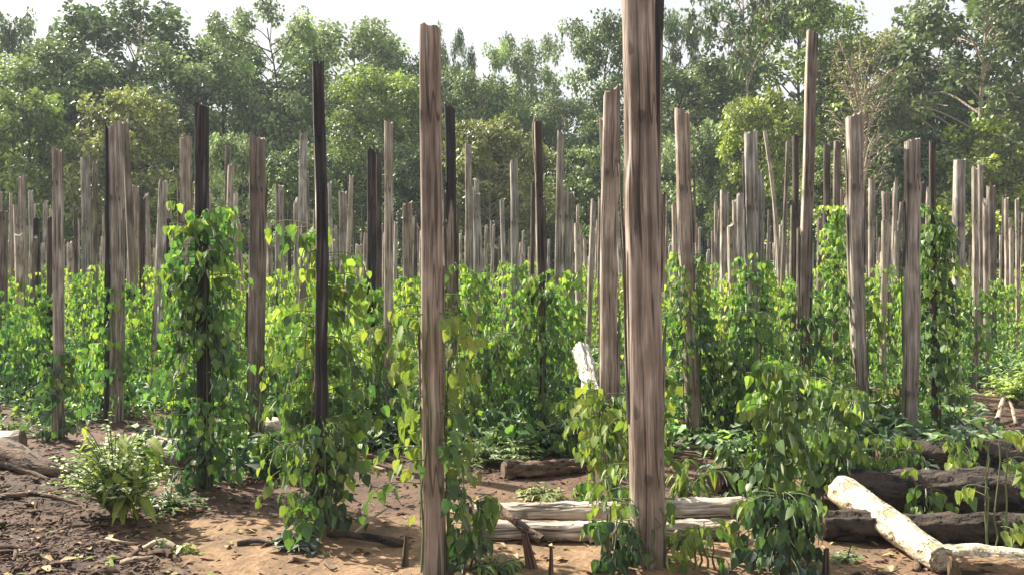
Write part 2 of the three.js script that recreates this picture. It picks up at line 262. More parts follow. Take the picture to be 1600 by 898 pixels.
// ------------------------------------------------------------------ the posts
const TONE = { grey: [0.435, 0.38, 0.335], brown: [0.455, 0.37, 0.31], pale: [0.56, 0.49, 0.41], char: [0.042, 0.038, 0.042], silver: [0.44, 0.41, 0.385], shade: [0.25, 0.205, 0.175], dark: [0.11, 0.083, 0.072] };  // shade is a wood tone with shadow already mixed in
const POSTS = [
  // xTop yTop xBase yBase width tone, words; vine: [height, spread, leaves, tone shift, lean]
  { n: [672, 43, 678, 906, 35], t: 'brown', d: 'broad squared post left of centre with a flat sawn top', dents: 1, vine: [1.5, 0.30, 150, 1.0, 0.28, 0.9, 0.8], square: 5 },
  { n: [996, -60, 1013, 893, 56], t: 'brown', d: 'thickest brown post in front, its top out of view', dents: 2, vine: [0.4, 0.36, 46, 1.0, 0.05, 0.1], square: 3.2 },
  { n: [1029, -30, 1023, 852, 19], t: 'brown', d: 'slender post with charred top close behind the thickest post', char: (th, y) => (y > 2.35 ? 1 : 0), vine: [1.05, 0.40, 60, 0.9, 0.25, -0.1] },
  { n: [956, 140, 951, 742, 28], t: 'brown', d: 'squared post with slanted top just left of the thickest post', slant: 0.3, vine: [0.78, 0.36, 110, 1.3, 0.1, 0.5] },
  { n: [316, 165, 318, 772, 20], t: 'char', d: 'coal black post rising from a tall leafy vine at left', vine: [2.15, 0.42, 820, -0.2, 0.03, 2, 0.5] },
  { n: [498, 98, 500, 832, 19], t: 'char', d: 'tall thin black post with a sunlit left edge', edge: 1, vine: [1.95, 0.38, 320, 0.6, 0.15, 0.05, 0.9] },
  { n: [402, 214, 397, 698, 25], t: 'shade', d: 'dull brown post between the two tall black posts', vine: [0.9, 0.28, 70, 0.3] },
  { n: [180, 195, 181, 664, 23], t: 'grey', d: 'post with a strip of black bark down its left side', strip: 1, vine: [1.3, 0.4, 190, 0.2] },
  { n: [88, 233, 91, 700, 15], t: 'grey', d: 'slim grey brown post beside the left log root', vine: [0.7, 0.36, 150, -0.2] },
  { n: [1270, 50, 1251, 692, 18], t: 'pale', d: 'tallest slim post leaning right with a sunlit left face', edge: 2, vine: [1.35, 0.55, 330, 0.2] },
  { n: [1334, 180, 1346, 690, 22], t: 'grey', d: 'straight post in front of the bare pale branches', vine: [1.25, 0.42, 190, 0.5, 0.04, 0.5] },
  { n: [1427, 219, 1420, 698, 23], t: 'grey', d: 'post with a squared top standing behind the dark logs', vine: [0.6, 0.3, 60, 0.6, 0.04, 0.0] },
  { n: [1458, 222, 1462, 684, 10], t: 'dark', d: 'thin dark post hidden in the tallest right vine', vine: [2.45, 0.40, 640, 0.1, 0.03, 2, 0.6] },
  { n: [1066, 175, 1086, 692, 24], t: 'brown', d: 'leaning brown post right of the thickest post', vine: [1.85, 0.45, 380, 0.2] },
  { n: [703, 168, 708, 690, 17], t: 'brown', d: 'post with black upper half touching the broad squared post', char: (th, y) => (y > 2.25 ? 1 : th < 1.2 || th > 5 ? 0.7 : 0), vine: [1.5, 0.5, 330, 0.5] },  // below the black top the right side is darkened too
  { n: [606, 190, 603, 690, 14], t: 'pale', d: 'narrow light brown post left of the broad squared post', vine: [1.0, 0.45, 230, 0.4] },
  { n: [580, 235, 578, 650, 15], t: 'char', d: 'short black post right of the tall thin black post', vine: [1.65, 0.45, 300, 0.4] },
  { n: [840, 190, 850, 695, 13], t: 'dark', d: 'dark post with a dry hooped tendril on its tip', edge: 3, hoop: 1, vine: [1.72, 0.48, 440, 0.1] },
  { n: [876, 207, 872, 630, 12], t: 'grey', d: 'slim post with a knobbly top right of the hooped post', vine: [1.5, 0.4, 230, 0.5] },
  { n: [888, 300, 884, 620, 21], t: 'silver', d: 'wide grey split post right of the hooped post', jag: 0.08, vine: [1.45, 0.4, 200, 0.5] },
  { n: [803, 252, 808, 600, 13], t: 'silver', d: 'grey post with a pointed top left of the hooped post', jag: 0.06, vine: [1.55, 0.45, 230, 0.6] },
  { n: [732, 225, 734, 590, 11], t: 'grey', d: 'thin grey post right of the black topped post', vine: [1.7, 0.45, 260, 0.5] },
  { n: [745, 300, 742, 630, 12], t: 'silver', d: 'ragged short post with a broken shoulder', jag: 0.07, vine: [1.75, 0.5, 300, 0.4] },
  { n: [1174, 206, 1178, 650, 21], t: 'silver', d: 'silvery post with a smooth rounded top', vine: [1.9, 0.42, 420, 0.0] },
  { n: [1186, 270, 1182, 620, 17], t: 'silver', d: 'lower silvery post pressed against the taller silvery post', jag: 0.05, vine: [1.3, 0.4, 160, 0.2] },
  { n: [1133, 300, 1129, 585, 14], t: 'grey', d: 'short grey post left of the two silvery posts', vine: [1.3, 0.42, 190, 0.5] },
  { n: [1196, 204, 1217, 570, 6], t: 'pale', d: 'thin crooked white pole beside the silvery posts', bow: 0.12, vine: [1.5, 0.4, 190, 0.6] },
  { n: [1244, 212, 1242, 625, 10], t: 'dark', d: 'dark narrow post just left of the tallest slim post', vine: [1.4, 0.45, 230, 0.4] },
  { n: [1309, 222, 1306, 610, 11], t: 'shade', d: 'thin post swallowed by the tall vine left of the bare branches', vine: [2.7, 0.42, 620, 0.7, 0.03, 2, 0.6] },
  { n: [1363, 280, 1366, 600, 10], t: 'grey', d: 'slim grey post right of the bare branches', vine: [1.4, 0.45, 210, 0.5] },
  { n: [1384, 300, 1393, 610, 12], t: 'grey', d: 'grey post leaning left behind the brown log', vine: [1.35, 0.45, 230, 0.5] },
  { n: [1500, 250, 1496, 600, 17], t: 'silver', d: 'grey round topped post in the right cluster', vine: [1.3, 0.4, 190, 0.3] },
  { n: [1524, 262, 1524, 612, 9], t: 'pale', d: 'thin pale post in the middle of the right cluster', vine: [1.3, 0.42, 200, 0.2] },
  { n: [1533, 257, 1534, 585, 8], t: 'grey', d: 'thin post right beside the thin pale post at right', vine: [1.4, 0.4, 180, 0.3] },
  { n: [1549, 292, 1552, 575, 12], t: 'shade', d: 'dull post at the right end of the right cluster', vine: [1.4, 0.45, 190, 0.4] },
  { n: [1573, 310, 1574, 560, 6], t: 'pale', d: 'white pole second from the right edge', vine: [1.3, 0.4, 160, 0.5] },
  { n: [1590, 312, 1592, 565, 6], t: 'pale', d: 'white pole nearest the right edge', vine: [1.3, 0.4, 160, 0.5] },
  { n: [290, 215, 288, 600, 17], t: 'brown', d: 'pinkish brown post left of the coal black post', vine: [1.95, 0.45, 330, 0.5] },
  { n: [133, 245, 135, 585, 14], t: 'silver', d: 'grey green post between the two leftmost tall posts', vine: [1.75, 0.45, 380, 0.1] },
  { n: [79, 340, 81, 610, 12], t: 'dark', d: 'dark brown post behind the slim grey brown post', vine: [1.2, 0.5, 240, 0.1] },
  { n: [222, 310, 224, 585, 9], t: 'dark', d: 'thin dark red post right of the black barked post', vine: [1.3, 0.5, 260, 0.6] },
  { n: [211, 290, 210, 560, 11], t: 'brown', d: 'thin pinkish post right of the black barked post', vine: [1.3, 0.5, 240, 0.6] },
  { n: [262, 342, 262, 600, 9], t: 'char', d: 'low black stake left of the coal black post', vine: [1.2, 0.55, 280, 0.5] },
  { n: [355, 228, 357, 560, 8], t: 'shade', d: 'thin dark pole right of the coal black post', vine: [1.6, 0.5, 280, 0.6] },
  { n: [474, 208, 472, 560, 12], t: 'silver', d: 'faint greenish post left of the tall thin black post', vine: [1.75, 0.45, 280, 0.9] },
  { n: [436, 290, 438, 590, 14], t: 'grey', d: 'faint grey post right of the dull brown post', vine: [1.7, 0.5, 320, 0.8] },
  { n: [452, 330, 453, 565, 6], t: 'dark', d: 'dark stick standing left of the faint greenish post', vine: [1.5, 0.45, 220, 0.8] },
  { n: [536, 300, 538, 585, 13], t: 'grey', d: 'grey post halfway between the two thin black posts', vine: [1.55, 0.45, 260, 0.6] },
  { n: [636, 318, 640, 610, 16], t: 'brown', d: 'violet brown post close left of the broad squared post', vine: [1.4, 0.45, 240, 0.6] },
  { n: [34, 276, 32, 590, 11], t: 'grey', d: 'tallest post near the left edge', vine: [1.3, 0.5, 300, 0.0] },
  { n: [57, 342, 58, 575, 9], t: 'char', d: 'short black stake near the left edge', vine: [1.3, 0.5, 240, 0.3] },
  { n: [4, 330, 3, 620, 13], t: 'shade', d: 'post cut by the left edge of the picture', vine: [1.25, 0.5, 300, -0.1] },
];
const QY = (dir) => new THREE.Quaternion().setFromUnitVectors(UP, dir.clone().normalize());
const placed = [];
POSTS.forEach((P, i) => {
  const [xt, yt, xb, yb, w] = P.n, base = ground(xb, yb), d = -base.z, top = at(xt, yt, d);
  const dir = top.clone().sub(base), h = dir.length(), W = w * d / FOC, R = rng(900 + i * 7);
  const big = w > 12, tone = TONE[P.t];
  const dents = P.dents === 1 ? [[1.7, 2.05, 0.35, 0.22, 0.30], [1.45, 1.82, 0.25, 0.12, 0.25], [1.2, 1.25, 0.2, 0.16, 0.2], [1.75, 2.5, 0.18, 0.10, 0.2], [1.1, 2.35, 0.16, 0.4, 0.18]]
    : P.dents === 2 ? [[2.75, 2.35, 0.3, 0.30, 0.35], [0.9, 0.95, 0.14, 0.5, 0.16], [1.9, 1.6, 0.12, 0.7, 0.10], [1.2, 2.0, 0.10, 0.8, 0.12]] : [[1.2 + R(), 1 + R(), 0.25, 0.5, 0.14], [2.2 + R(), 1.6 + R(), 0.2, 0.4, 0.14]];
  const colour = (th, y) => {
    const stain = fbm(th * 1.6 + i * 3, y * 1.9, 340 + i, 0, 0, 4), f = (0.82 + 0.36 * vn(th * 1.5, y * 2.2, 300 + i)) * (1 - 0.26 * sstep(0.56, 0.72, stain)) * (1 + 0.25 * sstep(0.42, 0.28, stain)), c = P.char ? P.char(th, y + 0.12 * Math.sin(th * 3)) : 0;
    let e = 0; if (P.edge) e = Math.abs(th - Math.PI) < (P.edge === 3 ? 0.75 : 0.62) ? 1 : 0;  // sun on the left edge is painted into the vertex colours
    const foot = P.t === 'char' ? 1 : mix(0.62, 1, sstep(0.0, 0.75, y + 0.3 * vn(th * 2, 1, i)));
    let dentDark = 0; for (const [dt, dy, rt, ry] of dents) { let q = Math.abs(th - dt); q = Math.min(q, 6.2832 - q); dentDark = Math.max(dentDark, sstep(1.05, 0.45, Math.hypot(q / rt, (y - dy) / ry) + 0.7 * (fbm(th * 7, y * 9, 55, 0, 0, 3) - 0.5))); }  // rot hollows painted darker where the dents shade too faintly
    const dark = 1 - (P.dents ? 0.5 : 0.25) * dentDark;
    return tone.map((t, q) => { let v = t; if (P.edge === 2) v = e ? TONE.pale[q] * 1.2 : TONE.shade[q] * 1.15; else if (e) v = TONE.pale[q]; if (P.t === 'char') v *= 1 + 2.2 * sstep(0.5, 0.75, fbm(th * 4, y * 3, 360 + i, 0, 0, 3)) * [1.1, 0.95, 0.85][q]; return mix(v, TONE.char[q] * 1.3, c) * f * foot * dark; });  // the leaning slim post gets its lit and shaded sides by colour
  };
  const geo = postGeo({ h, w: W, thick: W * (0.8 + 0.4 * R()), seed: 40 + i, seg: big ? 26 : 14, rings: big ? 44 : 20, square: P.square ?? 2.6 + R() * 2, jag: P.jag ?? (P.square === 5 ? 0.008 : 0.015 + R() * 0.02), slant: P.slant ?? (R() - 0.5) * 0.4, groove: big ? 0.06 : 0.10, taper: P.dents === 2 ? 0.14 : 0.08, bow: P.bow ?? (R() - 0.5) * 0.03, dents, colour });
  const label = P.d;
  let o;
  const rough = w >= 17 && P.t !== 'char';
  if (P.strip || P.hoop || rough) {
    o = group('wooden_post', base, label, 'post');
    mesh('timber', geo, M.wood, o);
    if (P.strip) { const b = mesh('bark_strip', postGeo({ h: h * 0.99, w: W * 0.42, thick: W * 0.8, seed: 77, seg: 12, rings: 40, groove: 0.5, jag: 0.06, colour: () => TONE.char }), M.wood, o); b.position.x = -W * 0.46; b.userData.label = 'rough black bark'; }
    if (rough) for (let k = 0; k < 4; k++) { // splinters and bark still clinging to the edges
      const side = k % 2 ? 1 : -1, hh = h * (0.10 + 0.22 * R()), sw = 0.018 + 0.02 * R(), y = h * (0.15 + 0.6 * R()), dk = 0.35 + 0.5 * R();
      const b = mesh('splinter', postGeo({ h: hh, w: sw, thick: sw * (1 + R()), seed: 500 + i * 5 + k, seg: 7, rings: 9, groove: 0.5, jag: 0.04, taper: 0.5, below: 0, colour: () => tone.map((v) => v * dk) }), M.wood, o);
      b.position.set(side * W * (0.47 - 0.04 * y / h), y, W * (R() - 0.4) * 0.5); b.rotation.z = side * -(0.01 + 0.03 * R());
    }
    if (P.hoop) mesh('dry_tendril', limbGeo([V(-0.03, h - 0.5, 0.03), V(-0.04, h, 0.03), V(0.01, h + 0.09, 0.02), V(0.13, h + 0.12, 0.02), V(0.24, h + 0.06, 0.03), V(0.27, h - 0.05, 0.04)], 0.010, 0.006, { seg: 5, n: 16 }), M.paleTwig, o);
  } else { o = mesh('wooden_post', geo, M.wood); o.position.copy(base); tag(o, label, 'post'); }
  o.quaternion.copy(QY(dir));
  placed.push({ base, d, dir: dir.normalize(), W, P });
});

// ------------------------------------------------------------------ pepper vines
function growVine(R, { h, r, n, shift = 0, pr = 0.07, dir = UP, top = 0.5, lo = 0.04, back = 2 }) {
  const leaves = [], stems = [];
  const axis = (y) => dir.clone().multiplyScalar(y / dir.y);
  for (let k = 0; k < 4; k++) {
    const a0 = R() * 6.28, turns = (R() - 0.5) * 2.4, hh = h * (n < 60 ? 0.8 : 0.62 + 0.3 * R()), pts = [];
    for (let q = 0; q <= 7; q++) { const y = hh * q / 7, a = a0 + turns * q / 7 + (R() - 0.5) * 0.7, rr = pr * 0.92 + 0.008 + 0.03 * R() * R(); pts.push(axis(y).add(V(Math.cos(a) * rr, 0, Math.sin(a) * rr))); }
    stems.push([pts, 0.007]);
  }
  const addLeaf = (p, out, size, tone) => {
    const tip = V(0, -1, 0).addScaledVector(out, 0.12 + 0.40 * R()).add(V(R() - 0.5, (R() - 0.5) * 0.5, R() - 0.5).multiplyScalar(0.75)).normalize();
    const nor = out.clone().multiplyScalar(0.6).add(V((R() - 0.5) * 2.0, 0.2 + 0.45 * R(), (R() - 0.5) * 2.0));
    const t = clamp(Math.round(tone + (R() - 0.5) * 1.3), 0, R() < 0.02 ? 5 : 4);
    leaves.push({ p: p.clone().addScaledVector(tip, size * 0.3), q: facing(tip, nor), s: size, tone: t, form: Math.floor(R() * 4) });
  };
  let guard = 0;
  while (leaves.length < n && guard++ < 4000) {
    const u = R(), y = h * (lo + (1 - lo) * u), prof = mix(1.0, top, Math.pow(u, 1.3)) * (0.75 + 0.5 * vn(y * 3, 7, n)), a = R() * 6.28;
    if (Math.sin(a) > back) continue;
    const out = V(Math.cos(a), 0, Math.sin(a)), l = r * prof * (0.22 + 0.9 * R()), start = axis(y).addScaledVector(out, pr);
    const up = 0.10 + 0.55 * R(), droop = 0.35 + 0.7 * R(), hang = R() < 0.22 && y > 0.5 ? 0.25 + 0.3 * R() : 0;
    const pt = (t) => start.clone().addScaledVector(out, l * Math.sin(t * 1.5) / 1) .add(V(0, l * (up * t - droop * t * t) - hang * t * t * t, 0));
    const mood = (R() - 0.5) * 2.6, m = 4 + Math.floor(R() * 4) + (hang ? 3 : 0), pts = [0, 0.35, 0.7, 1].map(pt);
    if (pts[3].y < 0.03) continue;
    stems.push([pts, 0.0035]);
    for (let q = 0; q < m && leaves.length < n; q++) {
      const t = 0.2 + 0.8 * (q + R() * 0.6) / m, p = pt(Math.min(1, t));
      const side = V(-out.z, 0, out.x).multiplyScalar((q % 2 ? 1 : -1) * 0.03);
      p.add(side); if (p.y < 0.02) continue;
      addLeaf(p, out.clone().addScaledVector(side, 14).normalize(), (0.056 + 0.048 * R()) * (1.08 - 0.25 * t), 0.85 + shift + mood * (0.4 + 0.6 * t) + 2.0 * t * t * (0.4 + 0.6 * u) * (l / r) + 1.1 * u);  // young tips paler; core leaves also darkened to stand for inner shade
    }
  }
  return { leaves, stems };
}
function stemGeo(stems, seg = 4, n = 6) { return mergeGeometries(stems.map(([p, r], i) => limbGeo(p, r, r * 0.6, { seg, n, ends: false, seed: i, rough: 0.05 }))); }
const SHOWN = 300;
// a plant near the camera: each leaf is a part, those past the limit are joined
function nearPlant(o, { leaves, stems }, shapes, R, stemMat = M.stem, name = 'leaf') {
  mesh('stem', stemGeo(stems), stemMat, o);
  const order = leaves.map((l) => [l, l.p.z + 0.15 * R() + l.s * 2]).sort((a, b) => b[1] - a[1]).map((x) => x[0]);
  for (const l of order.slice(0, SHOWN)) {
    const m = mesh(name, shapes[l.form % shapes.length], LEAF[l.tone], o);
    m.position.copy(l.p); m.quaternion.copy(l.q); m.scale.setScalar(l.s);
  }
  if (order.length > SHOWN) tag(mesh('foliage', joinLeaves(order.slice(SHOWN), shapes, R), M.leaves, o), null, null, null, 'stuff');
}
function farPlant(o, { leaves, stems }, R, shapes = PEPPER) {
  mesh('stem', stemGeo(stems.slice(0, 24), 3, 4), M.stem, o);
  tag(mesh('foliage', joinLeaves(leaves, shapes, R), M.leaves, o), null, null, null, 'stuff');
}
placed.forEach(({ base, d, dir, W, P }, i) => {
  const [h, r, n, shift, lo, back, tp] = P.vine, R = rng(2000 + i * 13);
  const o = group('pepper_vine', base, 'pepper vine on the ' + P.d, 'vine');
  const grown = growVine(R, { h: d > 8.4 && h < 1.6 ? h * 1.2 : h, r: r * (d > 8 ? 0.74 : 0.9), n: Math.round(n * (d > 9.3 ? 2.2 : 1.8)), shift, pr: W / 2 + 0.01, dir, lo: lo ?? 0.04, back: back ?? 2, top: tp ?? 0.5 });
  if (d < 9.3) nearPlant(o, grown, PEPPER, R); else farPlant(o, grown, R);
});
// vines with no post to be seen, and loose shoots in front
for (const [px, py, h, r, n, shift, label] of [
  [1216, 880, 1.2, 0.29, 300, 0.3, 'bushy pepper vine without a visible post left of the white leaning log'],
  [502, 842, 0.72, 0.38, 240, -0.2, 'low bushy vine around the foot of the tall thin black post'],
  [902, 716, 0.60, 0.34, 150, 0.5, 'low vine in front of the broken white trunk'],
  [940, 806, 0.95, 0.34, 190, 0.8, 'vine with bright hanging leaves left of the thickest post before the pale logs'],
  [1222, 903, 0.48, 0.36, 240, -0.7, 'dark glossy low vine at the bottom edge below the bushy vine'],
  [1305, 770, 0.85, 0.42, 260, 0.3, 'pepper vine sprawling behind the upper end of the white leaning log'],
  [1558, 872, 0.86, 0.24, 44, 1.4, 'small sparse pepper shoots with few large leaves at the right edge'],
  [1100, 896, 0.30, 0.34, 46, 1.3, 'low pepper shoots right of the thickest post at the bottom edge'],
  [962, 896, 0.40, 0.22, 90, -0.5, 'dark low pepper vine left of the foot of the thickest post'],
  [738, 896, 0.46, 0.20, 100, -0.3, 'dark low pepper vine right of the foot of the broad squared post'],
  [842, 640, 1.1, 0.50, 420, -0.5, 'dark shaded pepper vine spreading behind the hooped post'],
  [1180, 700, 1.35, 0.55, 400, 0.1, 'pepper vine filling the gap right of the leaning brown post'],
  [235, 620, 1.55, 0.6, 380, 0.6, 'bright pepper vine between the black barked post and the coal black post'],
  [30, 640, 1.25, 0.55, 340, -0.4, 'dark pepper vine at the left edge above the short log'],
  [455, 650, 1.35, 0.55, 360, 0.8, 'yellow green pepper vine right of the dull brown post'],
  [545, 690, 1.15, 0.5, 300, 0.6, 'pepper vine right of the tall thin black post'],
  [770, 690, 1.1, 0.5, 330, 0.3, 'pepper vine left of the dark stump log'],
  [1400, 690, 0.55, 0.35, 130, 0.8, 'low pepper vine left of the squared top post behind the dark logs'],
  [425, 740, 0.35, 0.34, 90, 0.4, 'low seedling shoots left of the tall thin black post'],
  [1290, 790, 0.6, 0.45, 260, 0.1, 'dark leaved vine tangled over the left ends of the right log pile'],
  [1445, 812, 0.34, 0.22, 60, 0.8, 'few pale green shoots in front of the thickest dark log'],
  [1500, 745, 0.36, 0.3, 90, 0.5, 'few vine shoots over the furrowed dark log at right'],
  [1395, 765, 0.45, 0.35, 110, 0.4, 'few vine shoots standing between the dark logs at right'],
  [1130, 690, 0.9, 0.5, 300, -0.3, 'dark low vine behind the fern like plant'],
  [800, 660, 0.9, 0.55, 320, -0.4, 'dark low vine left of the shaded vine in the middle'],
  [140, 650, 0.9, 0.55, 320, 0.2, 'low vine left of the black barked post'],
  [1240, 720, 0.9, 0.5, 300, 0.3, 'low vine at the foot of the tallest slim post'],
  [350, 700, 0.6, 0.4, 120, 0.5, 'short bright pepper shoots right of the coal black post'],
]) {
  const p = ground(px, py), R = rng(px * 3 + py), o = group('pepper_vine', p, label, 'vine'), grown = growVine(R, { h, r: n < 60 ? r : r * 0.82, n: n < 60 ? n : Math.round(n * 1.5), shift, pr: 0.04, top: 0.6 });
  if (-p.z < 9.3) nearPlant(o, grown, PEPPER, R); else farPlant(o, grown, R);
}

// ------------------------------------------------------------------ the far rows
{
  const R = rng(4242), protoP = [], protoV = [];
  const tones = ['grey', 'silver', 'brown', 'shade', 'pale', 'dark'];
  for (let k = 0; k < 8; k++) { const t = TONE[tones[k % 6]].map((v) => v * 1.1); protoP.push(postGeo({ h: 3, w: 0.15, thick: 0.12 + 0.05 * R(), seed: 600 + k, seg: 9, rings: 8, jag: 0.05, slant: (R() - 0.5) * 0.6, groove: 0.15, taper: 0.12, colour: (th, y) => t.map((v) => v * (0.9 + 0.25 * vn(th, y, k))) })); }
  for (let k = 0; k < 7; k++) { const g = growVine(R, { h: 2.1, r: 0.40, n: 460, shift: 0.55 + 0.35 * (k % 3), pr: 0.07, top: 0.5 }); protoV.push([joinLeaves(g.leaves, SIMPLE, R), stemGeo(g.stems.slice(0, 12), 3, 4)]); }
  const clear = (x, z, r) => { const px = CX + x / -z * FOC; return px > -30 && px < 1630 && !(px > 1520 && -z < 12.5) && !placed.some((q) => Math.hypot(q.base.x - x, q.base.z - z) < r); };
  const shape = (z) => [0.74 + 0.36 * R() + (R() < 0.2 ? 0.28 : 0), 0.38 + 0.7 * R() * R() + 0.1 * R(), (R() - 0.5) * 0.09, R() * 6.28, (R() - 0.5) * 0.13];
  const FAR = 25;
  for (let d = 9.4; d < FAR; d += 1.2) for (let x0 = -0.62 * d - 2; x0 < 0.62 * d + 2; x0 += 1.08) {
    const x = x0 + (R() - 0.5) * 0.9, z = -d + (R() - 0.5) * 0.9, [hs, ws, rx, ry, rz] = shape(z), k = Math.floor(R() * 8), v = Math.floor(R() * 7), y = hgt(x, z), vs = 0.50 + 0.46 * R(), vw = 0.55 + 0.4 * R();
    const grown = R() < 0.66; if (!clear(x, z, 0.55)) continue;
    if (d > 11) { const m = mesh('wooden_post', protoP[k], M.wood); m.position.set(x, y, z); m.scale.set(ws, hs, ws); m.rotation.set(rx, ry, rz); tag(m, 'thin post among the dense far rows at the foot of the forest', 'post', 'posts of the dense far rows'); }
    if (!grown && d < 22) continue;
    const [lg, sg] = protoV[v], o = group('pepper_vine', V(x, y, z), 'leafy vine among the dense far rows at the foot of the forest', 'vine', 'vines of the dense far rows');
    mesh('stem', sg, M.stem, o); tag(mesh('foliage', lg, M.leaves, o), null, null, null, 'stuff');
    o.rotation.y = ry; o.scale.set(vw, vs, vw);
  }
  // beyond the first few hundred the rows are joined
  const pm = protoP.slice(0, 6).map(() => []), vm = protoV.map(() => []), o = new THREE.Object3D();
  for (let d = FAR; d < 45; d += 1.55) for (let x0 = -0.62 * d - 2; x0 < 0.62 * d + 2; x0 += 1.5) {
    const x = x0 + (R() - 0.5) * 1.0, z = -d + (R() - 0.5) * 1.0, [hs, ws, rx, ry, rz] = shape(z), k = Math.floor(R() * 6), v = Math.floor(R() * 7), vs = 0.55 + 0.5 * R(), vw = 0.8 + 0.4 * R();
    o.position.set(x, hgt(x, z), z); o.rotation.set(rx, ry, rz); o.scale.set(ws, hs, ws); o.updateMatrix(); pm[k].push(o.matrix.clone());
    o.rotation.set(0, ry, 0); o.scale.set(vw, vs, vw); o.updateMatrix(); vm[v].push(o.matrix.clone());
  }
  const rows = (name, g, mat, list, label, cat) => { const im = new THREE.InstancedMesh(g, mat, list.length); list.forEach((q, n) => im.setMatrixAt(n, q)); im.name = numbered(name); im.castShadow = im.receiveShadow = true; scene.add(im); tag(im, label, cat, null, 'stuff'); return im; };
  const plain = postGeo({ h: 3, w: 0.15, thick: 0.14, seed: 640, seg: 9, rings: 8, jag: 0.05, groove: 0.15, taper: 0.12, colour: (th, y) => [1, 1, 1].map((v) => v * (0.85 + 0.3 * vn(th, y, 4))) });
  const pi = rows('last_posts', plain, M.wood, pm.flat(), 'crowded posts of the last rows just before the forest', 'posts');
  let n = 0; pm.forEach((l, k) => l.forEach(() => pi.setColorAt(n++, lin(...TONE[tones[k]].map((v) => v * 1.1)))));
  const vi = rows('last_vines', protoV[1][0], M.leaves, vm.flat(), 'leafy vines of the last rows just before the forest', 'vines');
  for (n = 0; n < vi.count; n++) { const f = 0.8 + 0.4 * R(); vi.setColorAt(n, lin(f, f, f * 0.9)); }
}

// ------------------------------------------------------------------ logs, stumps and sticks
function log(name, a, b, r0, r1, mat, label, { seed = 3, bend = 0, sink = 0.15, cut = M.cut, rough = 0.14, category = 'log', seg = 30, uvScale = 1, fine = 1.1 } = {}) {
  const mid = a.clone().lerp(b, 0.5), len = a.distanceTo(b), ax = b.clone().sub(a).normalize(), side = ax.clone().cross(UP).normalize();
  const lift = (t) => mix(r0, r1, t) * (1 - sink), R = rng(seed * 31);
  const pts = [0, 0.2, 0.4, 0.6, 0.8, 1].map((t) => a.clone().lerp(b, t).add(V(0, lift(t) + (R() - 0.5) * r0 * 0.12, 0)).addScaledVector(side, bend * Math.sin(t * Math.PI) + (R() - 0.5) * r0 * 0.16).sub(mid));
  const o = group(name, mid, label, category);
  mesh('bark', limbGeo(pts, r0, r1, { seg, n: Math.max(20, Math.round(len * 34)), seed, rough, uvScale, fine }), mat, o);
  [[pts[0], pts[1], r0], [pts[5], pts[4], r1]].forEach(([p, q, r]) => {
    const n = p.clone().sub(q).normalize(), c = mesh('cut_end', new THREE.CylinderGeometry(r * 0.86, r * 0.9, 0.012, 16), cut, o);
    c.position.copy(p).addScaledVector(n, 0.006); c.quaternion.setFromUnitVectors(UP, n);
  });
  return o;
}
const Gp = (x, y) => ground(x, y);
const rad = (px, p) => px * -p.z / FOC;
function pxLog(x0, y0, x1, y1, rp0, rp1, mat, label, o = {}) { const a = Gp(x0, y0), b = Gp(x1, y1); return log(o.name ?? 'fallen_log', a, b, rad(rp0, a), rad(rp1, b), mat, label, o); }
pxLog(742, 818, 1165, 816, 17, 19, M.greyLog, 'upper pale log of the pair lying behind the two front posts', { seed: 5 });
pxLog(736, 842, 1150, 846, 14, 16, M.greyLog, 'lower pale log of the pair lying behind the two front posts', { seed: 6 });
pxLog(1372, 738, 1680, 746, 24, 32, M.darkLog, 'dark furrowed log behind the others at right, bark ridged', { seed: 7, rough: 0.2 });
pxLog(1330, 796, 1680, 806, 33, 38, M.darkLog, 'thickest dark log in shade in the middle of the right pile', { seed: 8, rough: 0.22 });
pxLog(1285, 843, 1680, 850, 22, 27, M.darkLog, 'dark log in shade at the front of the right pile', { seed: 9, rough: 0.2 });
{ const a = Gp(1474, 893), b = Gp(1316, 812); b.y += 0.12; log('fallen_log', a, b, rad(22, a), rad(24, b), M.paleLog, 'white speckled log leaning up to the left in front of the dark pile', { seed: 10, bend: 0.0, rough: 0.09, cut: M.paleLog, uvScale: 1.1 }); }
pxLog(1466, 886, 1640, 892, 22, 18, M.paleLog, 'white log along the bottom right with sunlit top', { seed: 11 });
pxLog(1494, 916, 1640, 918, 25, 22, M.tanLog, 'short tan fibrous log below the white logs at bottom right', { seed: 12, rough: 0.3, cut: M.tanLog });
pxLog(206, 716, 290, 728, 21, 22, M.greyLog, 'pinkish log end behind the foreground bush', { seed: 13 });
pxLog(352, 724, 424, 722, 15, 14, M.darkLog, 'short dark log at the foot of the dull brown post', { seed: 14 });
pxLog(352, 690, 470, 684, 20, 17, M.paleLog, 'white log between the dull brown post and the tall thin black post', { seed: 15 });
pxLog(540, 640, 640, 652, 13, 11, M.redLog, 'pinkish log behind the narrow light brown post', { seed: 16 });
pxLog(788, 748, 915, 738, 15, 10, M.log, 'dark broken log lying under the shaded vine in the middle', { seed: 17, rough: 0.34 });
pxLog(1118, 768, 1200, 758, 20, 18, M.darkLog, 'dark log with light top beside the bushy vine', { seed: 19, rough: 0.2 });
pxLog(-30, 716, 34, 714, 16, 17, M.greyLog, 'short log end at the left edge', { seed: 20 });
pxLog(1262, 652, 1412, 648, 20, 22, M.redLog, 'brown log lit by the sun behind the straight right posts', { seed: 21 });
pxLog(560, 705, 660, 690, 13, 10, M.darkLog, 'dark log behind the broad squared post', { seed: 22 });
pxLog(60, 640, 160, 634, 14, 12, M.greyLog, 'grey log under the vines at left', { seed: 23 });
